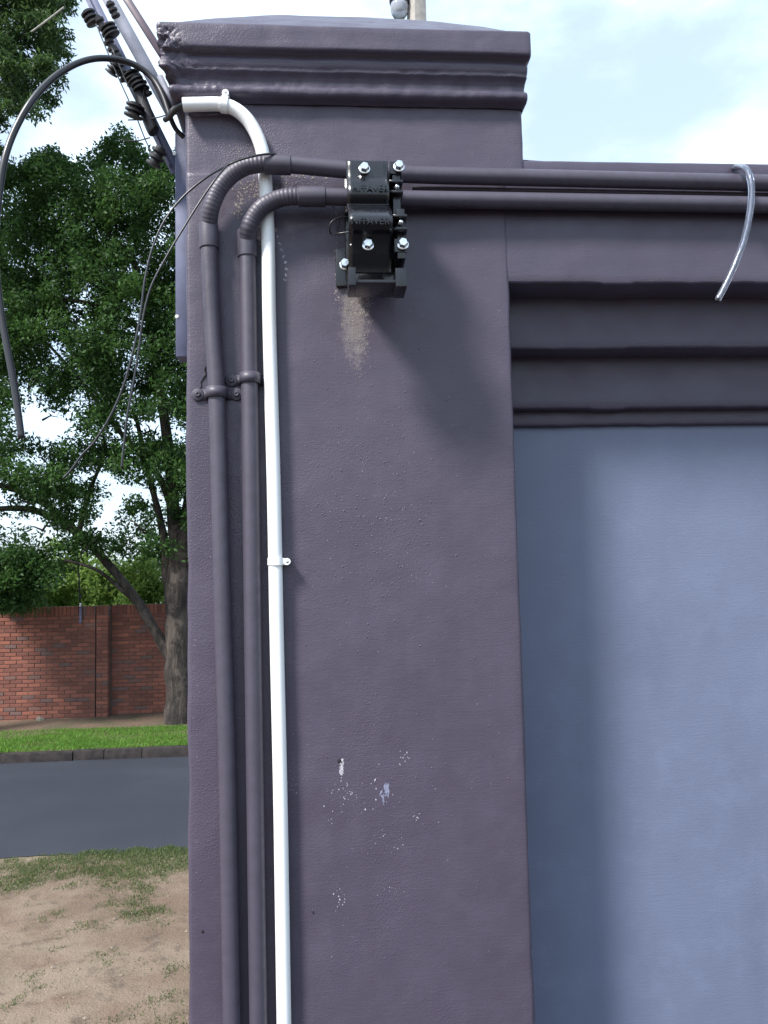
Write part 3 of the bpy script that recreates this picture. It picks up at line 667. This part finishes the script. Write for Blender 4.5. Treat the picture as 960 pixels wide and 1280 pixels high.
# ================================================================== BOUNDARY WALL right of the pillar
wl = empty('boundary_wall', (2.4, 0.1, 0), 'dark wall beside the pillar with stepped bands over a blue grey recessed panel', 'wall')
XE = 4.2
def band(name, mat, y0, y1, zlo, zhi, seed, lips=(), rr=.004, topslope=0.0, amp=1.0):
    """horizontal plaster band; front at y0, uneven lower arris"""
    xs = list(np.arange(XB-.004, 1.0, .007))+list(np.linspace(1.0, XE, 60)); V = []; Fc = []
    nz_ = max(3, int((zhi-zlo)/.012)); n = None
    for x in xs:
        j = .0011*noise.noise(Vector((x*28, seed, 0)))+.0012*noise.noise(Vector((x*6, seed, 4))); hi = zhi+topslope*max(0, min(1, (x-XB)/.1))
        for a, b, d in lips:
            if a < x < b: j -= d
        col = [(y1, zlo+j), (y0+rr, zlo+j), (y0+rr*.3, zlo+j+rr*.3), (y0, zlo+j+rr)]
        col += [(y0, zlo+rr+(hi-rr-zlo-rr)*i/nz_) for i in range(1, nz_+1)]+[(y0+rr*.3, hi-rr*.3), (y0+rr, hi), (y1, hi)]
        n = len(col)
        for y, z in col: V.append((x, y-(plaster((x, 3+seed, z), amp) if y < y0+.002 else 0), z))
    for i in range(len(xs)-1):
        for k in range(n): Fc.append((i*n+k, (i+1)*n+k, (i+1)*n+(k+1) % n, i*n+(k+1) % n))
    Fc.append(tuple(range(n))); Fc.append(tuple(reversed(range((len(xs)-1)*n, len(xs)*n))))
    return auto(fix_normals(mesh(name, V, Fc, mat, wl)), 60)
d1, d2, d3, d4 = 0.003, 0.080, 0.144, 0.172
zA = P(800, 354, d1).z; zB = P(800, 434.5, d2).z; zC = P(800, 509.5, d3).z; zD = P(800, 531, d4).z
X = lambda px, py: P(px, py, .03).x
band('beam', M['beam'], d1, .37, zA, ZW-.003, 1, [(X(747, 355), X(784, 355), .0022), (X(784, 355), X(850, 355), -.0006)])
band('stepped_band', M['beam'], d2, .36, zB, zA+.003, 2, [(XB, X(800, 436), .0016)])
band('stepped_band', M['beam'], d3, .35, zC, zB+.003, 3, [(X(765, 510), X(812, 510), .0024), (XB, X(765, 510), .0008)])
band('inner_lip', M['beam'], d4, .345, zD, zC+.003, 5, [(XB, X(760, 530), .0008)])
band('panel', M['panel'], .186, .34, -.1, zD+.003, 4, amp=0.35)
# rough fillet of mortar where the wall top meets the pillar
v, f = box((XB-.01, .012, ZW-.012), (XB+.20, .2, ZW+.006)); v[5] = (XB+.20, .012, ZW-.006); v[6] = (XB+.20, .2, ZW-.006)
bevel(mesh('mortar_fillet', v, f, M['beam'], wl), .004, 2)

# ================================================================== CONDUITS
RC = 0.0136
def coupling(path_a, path_b, parent, r=RC*1.17):
    a, b = Vector(path_a), Vector(path_b); d = b-a; pth = [a, a+d*.02, a+d*.06, a+d*.5, a+d*.94, a+d*.98, b]
    rs = [r*.9, r*.985, r, r, r, r*.985, r*.9]; V = []; 
    return auto(mesh('coupling', *tube(pth, lambda t, s: rs[min(6, int(round(t*6)))], 20), M['conduit'], parent), 40)
def ribbed(pts, parent, pitch=.0062, r=RC):
    path = resample(smooth_path(pts, 24), .00125)
    return mesh('flexible_bend', *tube(path, lambda t, s: r*(1+.032*math.cos(2*math.pi*s/pitch)*(.35+.65*abs(noise.noise(Vector((s*25, r*90, 0)))*1.6))), 20), M['conduit'], parent)
HY = -.038; HW = -.019; VY = -.0150
def cond(label, hpts, bend, vpts, c1, c2):
    t = empty('conduit', P(vpts[-1][0], vpts[-1][1], VY), label, 'conduit', 'painted conduits on the pillar')
    t.location.z = 0
    H = [P(x, y, yy) for x, y, yy in hpts]; mesh('horizontal_pipe', *tube(resample(smooth_path(H, 6), .02), RC, 20), M['conduit'], t)
    Vp = [P(x, y, VY) for x, y in vpts]; e = Vp[-1]+(Vp[-1]-Vp[-2]).normalized()*1.9; e.z = max(e.z, .01); Vp.append(e)
    mesh('vertical_pipe', *tube(resample(smooth_path(Vp, 6), .02), RC, 20), M['conduit'], t)
    ribbed([P(x, y, yy) for x, y, yy in bend], t)
    coupling(P(*c1[0]), P(*c1[1]), t); coupling(P(*c2[0]), P(*c2[1]), t); return t
cond('upper dark conduit whose wider ribbed bend turns down the pillar nearest its left edge',
     [(336, 205, HY), (365, 206, HY), (440, 213, -.036), (520, 218.5, -.026), (700, 223, HW), (960, 229, HW), (1400, 239, HW)],
     [(336, 205, HY), (322, 205.5, HY), (306, 209, -.036), (288, 220, -.034), (273, 238, -.031), (264, 260, -.028), (261, 280, -.018)],
     [(261, 277), (262, 330), (266, 420), (271, 500), (278, 760), (284, 960), (290, 1280)], ((331, 205, HY), (364, 206.5, HY)), ((260.5, 280, VY), (261.5, 311, VY)))
cond('lower dark conduit whose tighter ribbed bend runs down beside the white pipe',
     [(372, 245.5, HY), (406, 245.5, HY), (440, 247, -.036), (520, 249, -.026), (700, 252, HW), (960, 256.5, HW), (1400, 266, HW)],
     [(374, 245.5, HY), (360, 246, HY), (344, 250, -.036), (328, 259, -.035), (317, 272, -.031), (311, 285, -.028), (309, 298, -.019)],
     [(308.6, 290), (309.5, 330), (311, 420), (313, 560), (316, 800), (319, 1000), (323, 1280)], ((373, 245.5, HY), (407, 246, HY)), ((308.5, 288, VY), (309.5, 322, VY)))
# thin cable lying between the two conduits on the beam
tag(mesh('cable', *tube(resample([P(515, 236, -.003), P(700, 239, -.002), P(960, 244, -.002), P(1300, 251, -.002)], .05), .0045, 8), M['conduit'], loc=P(515, 236, -.003)), 'thin painted cable running along the beam between the two conduits', 'cable')
# white pipe
RW = .0112; WY = -.0118
wp = empty('white_conduit', (P(355, 1280, WY).x, WY, 0), 'glossy white plastic conduit pipe bending down the pillar', 'conduit')
pts = [P(x, y, yy) for x, y, yy in ((229, 131, WY-.008), (250, 130.5, WY-.008), (276, 130.5, WY-.008), (293, 136, WY-.007), (307, 147, WY-.005), (318, 163, WY-.002), (326, 182, WY), (330, 202, WY), (332.5, 240, WY), (335, 300, WY), (337, 420, WY), (342, 600, WY), (346, 800, WY), (350.5, 1000, WY), (355, 1280, WY))]
e = pts[-1]+(pts[-1]-pts[-2]).normalized()*1.9; e.z = .02; pts.append(e)
path = resample(smooth_path(pts, 14), .008)
mesh('pipe', *tube(path, RW, 22, cap=False), M['white'], wp); mesh('bore', *tube(path[:4], RW*.86, 18, cap=True), M['crack'], wp)
def clip(px, py, ang, label, ear, dy=0.0):
    c = P(px, py, WY+dy); t = empty('pipe_clip', c, label, 'clip', 'white clips holding the white pipe')
    d = Vector((math.sin(ang), 0, math.cos(ang))); s = Vector((math.cos(ang), 0, -math.sin(ang)))*ear
    pth = []
    for k in range(15):
        a = rad(-100+k*200/14); pth.append((math.sin(a), -math.cos(a)))
    V = []; w = .0058
    for rr in (RW+.0002, RW+.0024):
        for dd in (-w, w):
            for a, b in pth: V.append(c+s*(a*rr)+Vector((0, b*rr, 0))+d*dd)
    n = len(pth); Fc = []
    for i in range(n-1):
        Fc += [(2*n+i, 2*n+i+1, 3*n+i+1, 3*n+i), (i, n+i, n+i+1, i+1), (i, i+1, 2*n+i+1, 2*n+i), (n+i, 3*n+i, 3*n+i+1, n+i+1)]
    Fc += [(0, 2*n, 3*n, n), (n-1, 2*n-1, 4*n-1, 3*n-1)]
    auto(fix_normals(mesh('band', V, Fc, M['white'], t)), 45)
    e0 = c+s*(RW+.006); V = []; Fc = []
    for yy in (-.0075, .0112):          # rounded ear with a screw
        for k in range(12):
            a = 2*math.pi*k/12; u = math.cos(a)*.0062; vv = math.sin(a)*.0056
            V.append(e0+s*u+d*vv+Vector((0, yy, 0)))
    Fc = [(k, (k+1) % 12, 12+(k+1) % 12, 12+k) for k in range(12)]+[tuple(range(12)), tuple(range(12, 24))]
    ear_o = auto(fix_normals(mesh('ear', V, Fc, M['white'], t)), 40)
    mesh('screw', *lathe([(.0026, 0), (.0024, .0006), (.001, .0008)], e0+Vector((0, -.0075, 0))+s*.001, (0, -1, 0), 10), M['zinc'], ear_o)
    return t
clip(345, 702, rad(1), 'white pipe clip on the vertical run at mid pillar', 1)
clip(281, 131.5, rad(96), 'white pipe clip on the short level run by the bend', -1, -.008)

# saddles on the dark conduits
def saddle(px, py, label, right_tab=True):
    c = P(px, py, VY); t = empty('pipe_saddle', c, label, 'saddle', 'painted saddles on the dark conduits'); w = .0085; R = RC+.0022
    prof = [(-.036, -VY-.0004), (-.036, -VY-.003), (-.021, -VY-.003), (-.0175, -VY-.0045), (-R, -VY-.010)]
    prof += [(-R*math.cos(a), -R*math.sin(a)) for a in np.linspace(0.0, math.pi, 13)]
    prof += [(R, -VY-.010), (.0175, -VY-.0045), (.021, -VY-.003), (.036, -VY-.003), (.036, -VY-.0004)]
    V = []; n = len(prof)
    for zz in (-w, w):
        for a, b in prof: V.append(c+Vector((a, b, zz)))
    Fc = [(i, i+1, n+i+1, n+i) for i in range(n-1)]
    o = mesh('strap', V, Fc, M['conduit'], t); md = o.modifiers.new('thick', 'SOLIDIFY'); md.thickness = .002; md.offset = 0; auto(o, 50)
    for s in (-1, 1):
        b = c+Vector((s*.031, -VY-.003, 0))
        tb_ = mesh('tab', *lathe([(.0105, .0022), (.0105, .0040), (.0095, .0048), (.001, .0049)], b+Vector((0, .003, 0)), (0, -1, 0), 16), M['conduit'], t)
        mesh('screw', *lathe([(.0048, 0), (.0048, .0022), (.0036, .0034), (.0018, .0034), (.0016, .0022)], b+Vector((0, -.0019, 0)), (0, -1, 0), 12), M['conduit'], tb_)
saddle(270.5, 491, 'painted saddle holding the left dark conduit')
saddle(312.5, 473, 'painted saddle holding the right dark conduit against the white pipe')

# ================================================================== CLAMP BRACKET
FB = -.178                                            # front of the cover
def B(x, y, yy=FB): return P(x, y, yy)
zT, zBt = B(470, 201, FB+.06).z, B(470, 363, -.09).z
xl, xr = B(436, 280).x, B(491, 280).x; xR = B(508.5, 280).x
br = empty('clamp_bracket', (( xl+xr)/2, -.05, zBt), 'glossy black steel clamp bracket with silver bolts on the pillar face', 'bracket')
def zq(y): return B(470, y).z
prof_px = [(201, .060), (206, .0585), (214, .058), (221, .0565), (228, .051), (235, .047), (242, .0465), (249, .050), (254, .055), (257, .054), (259.5, .036), (262, .018), (266, .006), (272, -.001), (279, .0), (286, .006), (293, .016), (300, .023), (308, .028), (318, .033), (326, .038), (334, .043), (342, .046)]
front = [(P(470, py, FB+q).z, FB+q) for py, q in prof_px]
V = []; fx = list(np.linspace(xl, xr, 9)); nF = len(front)
fs = smooth_path([Vector((0, y, z)) for z, y in front], 4); nF = len(fs)
for x in fx:
    for p in fs: V.append((x, p.y, p.z))
Fc = [(i*nF+k, i*nF+k+1, (i+1)*nF+k+1, (i+1)*nF+k) for i in range(len(fx)-1) for k in range(nF-1)]
o = cover = mesh('cover_plate', V, Fc, M['black'], br); fix_normals(o); md = o.modifiers.new('thick', 'SOLIDIFY'); md.thickness = .004; md.offset = -1
# body: two saddle blocks holding the pipes, base channel and wall plate
xb0, xb1 = xl+.006, xr-.004
bevel(mesh('clamp_body', *box((xb0, FB+.070, zq(312)), (xb1, -.012, P(470, 208, FB+.07).z)), M['black'], br), .003, 2)
bevel(mesh('wall_plate', *box((xl-.001, -.012, B(470, 352, -.006).z), (xR-.004, -.0015, B(470, 214, -.006).z)), M['black'], br), .002, 1)
zc1, zc0 = zq(331), zq(344)
ch = [box((xl-.001, FB+.030, zc0), (xR+.001, FB+.095, zc0+.005)), box((xl-.0012, FB+.024, zc0-.006), (xl+.010, FB+.078, zc1+.006)), box((xR-.016, FB+.026, zc0-.007), (xR+.0012, FB+.078, zc1+.006))]
for q in ch: bevel(mesh('channel', *q, M['black'], br), .0015, 2)
bevel(mesh('back_plate', *box((xl+.004, FB+.074, zc0+.004), (xR-.004, FB+.082, zq(296))), M['black'], br), .001, 1)
# right hand clamp ears with bolts
zz = lambda y: B(500, y, FB+.02).z
zu = lambda y: B(500, y, FB+.066).z
bevel(mesh('side_plate', *box((xr+.008, FB+.024, zz(322)), (xR, -.03, zz(259))), M['black'], br), .002, 2)
bevel(mesh('side_plate', *box((xr+.007, FB+.068, zz(259)+.0005), (xR-.001, -.004, zu(203))), M['black'], br), .002, 2)
for y, g, q in ((230, zu, .046), (243, zu, .046), (273, zz, 0), (289, zz, 0)): bevel(mesh('lug', *box((xr+.001, FB+.010+q, g(y)-.0025), (xR+.002, FB+.045+q, g(y)+.0025)), M['black'], br), .001, 1)
for y, g, q in ((237, zu, .046), (281, zz, 0)): mesh('lug_pin', *lathe([(.004, 0), (.004, .008), (.0025, .011)], Vector((xr+.0125, FB+.021+q, g(y))), (.1, -1, .1), 8), M['zinc'], br)
def bolt(c, r=.0072, h=.0075, axis=(0, -1, .12)):
    ax = Vector(axis).normalized()
    b = mesh('bolt', *lathe([(r, 0), (r, h*.8), (r*.85, h), (r*.2, h*1.02)], Vector(c)+ax*.002, axis, 6), M['zinc'], br, smooth=False)
    auto(mesh('washer', *lathe([(r*1.2, 0), (r*1.2, .0016), (r*1.1, .0022), (r*.5, .0024)], c, axis, 18), M['zinc'], b), 40)
bolt(B(455.5, 211.5, FB+.0575)); bolt(B(498.5, 209, FB+.0645)); bolt(B(460, 307, FB+.0255)); bolt(B(503.5, 306, FB+.021))
mesh('bolt_block', *box((xr+.004, FB+.066, zu(217)), (xR+.001, FB+.085, zu(202))), M['black'], br, smooth=False)
mesh('bolt_block', *box((xr+.004, FB+.022, zz(314)), (xR+.001, FB+.05, zz(298))), M['black'], br, smooth=False)
# left fixing tab with anchor bolt
ta, tb = P(420, 357, -.012), P(438, 309, -.012)
bevel(mesh('fixing_tab', *box((ta.x, -.0085, ta.z), (tb.x+.01, -.001, tb.z)), M['black'], br), .003, 2)
bolt(P(431.5, 331.5, -.0085), .0078, .010, (-.05, -1, .05))
for x, y in ((436.5, 291), (437, 306)):
    mesh('paint_fleck', *lathe([(.0014, 0), (.0012, .0006), (.0004, .0008)], B(x+1.6, y, FB+.018), (-.8, -1, .1), 7), M['white'], br)
# raised lettering cast into both humps
def raised(txt, py, yy, tilt):
    cu = bpy.data.curves.new('raised_letters', 'FONT'); cu.body = txt; cu.size = .0132; cu.extrude = .0012; cu.space_character = 1.08; cu.align_x = 'CENTER'; cu.resolution_u = 2
    tmp = bpy.data.objects.new('tmp_text', cu); COL.objects.link(tmp); bpy.context.view_layer.update()
    me = bpy.data.meshes.new_from_object(tmp.evaluated_get(bpy.context.evaluated_depsgraph_get())); bpy.data.objects.remove(tmp); bpy.data.curves.remove(cu)
    o = bpy.data.objects.new('raised_letters', me); COL.objects.link(o); me.materials.clear(); me.materials.append(M['black']); o.parent = cover
    c = B(463, py, yy); o.location = c-br.location; o.rotation_euler = (rad(90)-tilt, 0, 0); return o
raised('HITAVER', 239.0, FB+.0438, rad(0)); raised('NITAVER', 280.5, FB-.0022, rad(-3))
# loop of tie wire
lp = [P(x, y, yy) for x, y, yy in ((436, 271, -.03), (424, 272, -.034), (414, 278, -.035), (412, 287, -.03), (415, 293, -.02), (425, 291.5, -.03), (437, 290, -.035))]
tag(mesh('tie_wire', *tube(smooth_path(lp, 8), .0013, 8), M['cable'], loc=lp[0]), 'small loop of dark tie wire left of the clamp bracket', 'wire')
lp = [P(x, y, yy) for x, y, yy in ((416, 258, -.03), (421, 268, -.028), (424, 276, -.02), (421, 288, -.01))]
tag(mesh('tie_wire', *tube(smooth_path(lp, 8), .0015, 8), M['conduit'], loc=lp[0]), 'short painted wire end hanging below the lower conduit', 'wire')

# clear sleeve hanging over the conduits at right
lp = [P(x, y, yy) for x, y, yy in ((905, 225, .045), (913, 213.5, .022), (922, 208.5, -.02), (931, 210.5, -.062), (937, 220, -.080), (939.5, 240, -.083), (937, 268, -.082), (930, 300, -.078), (919, 330, -.075), (908, 354, -.073), (897.5, 374, -.072))]
hs = empty('hanging_cable', lp[0], 'clear sleeved grey wire end hooked over the wall and hanging down', 'cable'); path = smooth_path(lp, 10)
mesh('clear_sleeve', *tube(path, .0052, 14, cap=False), M['sleeve'], hs); mesh('core', *tube(path, .0027, 10), M['alu'], hs)
mesh('cut_end', *tube([path[-1], path[-1]+(path[-1]-path[-3]).normalized()*.004], .0032, 10), M['crack'], hs)

# ================================================================== STEEL FENCE STAY left of the pillar
YS = .09
st = empty('fence_stay', P(226, 447, YS), 'blue grey steel electric fence stay bolted to the left of the pillar', 'fence stay')
a, b = P(219.5, 446, YS), P(231, 165, YS)
bevel(mesh('upright', *box((a.x, YS, a.z), (XA-.0005, YS+.04, b.z)), M['steel'], st), .0015, 1)
def bar(p, q, w, t, mat, name='arm', off=.0):
    p, q = Vector(p), Vector(q); d = (q-p).normalized(); s = Vector((0, 1, 0)).cross(d).normalized(); y = Vector((0, 1, 0)); V = []
    for e_ in (p, q):
        for i, j in ((-1, -1), (1, -1), (1, 1), (-1, 1)): V.append(e_+s*(i*w/2)+y*(j*t/2+off))
    return bevel(mesh(name, V, [(0, 3, 2, 1), (4, 5, 6, 7)]+[(k, (k+1) % 4, 4+(k+1) % 4, 4+k) for k in range(4)], mat, st), .001, 1)
bar(P(221, 216, YS+.02), P(84, -62, YS+.02), .020, .004, M['steel']); bar(P(214, 210, YS+.02), P(80, -62, YS+.02), .004, .022, M['steel'])
bar(P(214, 140, YS+.07), P(112, -46, YS+.07), .024, .004, M['steel2']); bar(P(210, 80, YS+.16), P(140, -30, YS+.16), .014, .01, M['plum'])
def bob(px, py, yy, r, h, ang, mat='blackp', ribs=3):
    ax = Vector((math.sin(ang), -.25, math.cos(ang))); pr = [(r*.4, -h)]
    for i in range(ribs): z = -h+2*h*(i+.2)/ribs; s_ = 2*h/ribs; pr += [(r, z), (r, z+s_*.35), (r*.62, z+s_*.45), (r*.62, z+s_*.75)]
    pr += [(r*.4, h)]
    return auto(mesh('insulator', *lathe(pr, P(px, py, yy), ax, 14), M[mat], st), 40)
for q in ((113, 22, .08, .016, .014, -.5), (128, 33, .08, .011, .02, -.5), (137, 38, .07, .018, .012, -.5), (141, 12, .09, .010, .016, -.45), (140, 60, .08, .011, .02, -.46), (147, 70, .08, .009, .016, -.46), (142, 86, .06, .014, .012, .6), (152, 90, .08, .012, .018, -.46), (166, 97, .06, .019, .012, -.46), (172, 104, .05, .016, .012, -.46), (181, 110, .06, .010, .016, -.46), (168, 138, .04, .019, .014, .3), (196, 196, .06, .016, .02, .5)):
    bob(q[0], q[1], q[2], q[3]*.82, q[4]*.9, q[5])
pth = [P(170, 108, .06), P(178, 128, .06), P(190, 160, .06), P(193, 165, .06)]; mesh('sleeve', *tube(smooth_path(pth, 4), lambda t, s: .0115*(1-.25*abs(t-.5)), 12), M['blackp'], st)
for dx in (0, 9): mesh('rod', *tube([P(191+dx, 96, .05), P(212+dx, 141, .05)], .0058, 10), M['steel2'] if dx else M['blackp'], st)
for a, b in (((120, 30), (170, 145)), ((140, 60), (172, 130)), ((172, 150), (192, 195)), ((160, 150), (215, 142)), ((150, 175), (188, 172)), ((175, 140), (181, 105))):
    p, q = P(*a, .05), P(*b, .05); mesh('strand', *tube(smooth_path([p, p.lerp(q, .5)-Vector((0, 0, .004)), q], 6), .0011, 6), M['cable'], st)
for x, y in ((216, 192), (219, 396)): mesh('paint_fleck', *lathe([(.004, 0), (.003, .001), (.001, .0014)], P(x+2.5, y, YS), (0, -1, 0), 7), M['white'], st)

# ================================================================== LOOSE CABLES
def cable(name, pts, r, mat, label, group=None, seg=10):
    w = [P(*p) for p in pts]; return tag(mesh(name, *tube(smooth_path(w, 12), r, seg), mat, loc=w[0]), label, 'cable', group)
cable('cable', [(232, 131, -.008), (222, 133, .02), (213, 143, .03), (219, 160, .05), (230, 172, .06)], .0042, M['cable'], 'short black cable tail coming out of the white pipe end')
cable('cable', [(231, 129, -.012), (221, 135, .01), (212, 146, .03), (206, 150, .04)], .0045, M['cable'], 'black cable bent from the white pipe end to the fence stay')
cable('cable', [(213, 146, .035), (203, 118, .04), (190, 97, .045), (172, 83, .04), (150, 75, .03), (122, 73, .01), (95, 80, -.01), (66, 98, -.03), (40, 126, -.05), (20, 160, -.06), (7, 195, -.07), (0, 235, -.07), (-5, 290, -.07), (-4, 345, -.07), (2, 395, -.07), (10, 440, -.07), (19, 490, -.07), (27, 548, -.07)], .0052, M['cable'], 'thick black cable looping over from the fence stay and hanging at far left')
cable('wire', [(352, 200, -.02), (346, 193.5, -.045), (335, 192.5, -.056), (320, 194.5, -.058), (297, 201, -.060), (280, 209, -.060), (255, 224, -.07), (228, 247, -.07), (205, 277, -.07), (190, 312, -.07), (181, 350, -.07), (176, 390, -.07), (168, 432, -.07), (155, 480, -.07), (138, 520, -.07), (118, 552, -.07), (103, 568, -.07), (90, 586, -.07), (79, 598, -.07)], .0017, M['cable'], 'thin black wire from the upper bend curving furthest left over the trees', 'loose thin wires', 8)
cable('wire', [(300, 198.5, -.057), (285, 206, -.060), (268, 226, -.07), (250, 252, -.07), (230, 284, -.07), (208, 321, -.07), (189, 358, -.07), (179, 396, -.07), (173, 440, -.07), (166, 482, -.07), (159, 520, -.07), (155, 555, -.07), (152, 585, -.07)], .0016, M['cable'], 'thin black wire from the upper bend hanging closest to the pillar', 'loose thin wires', 8)
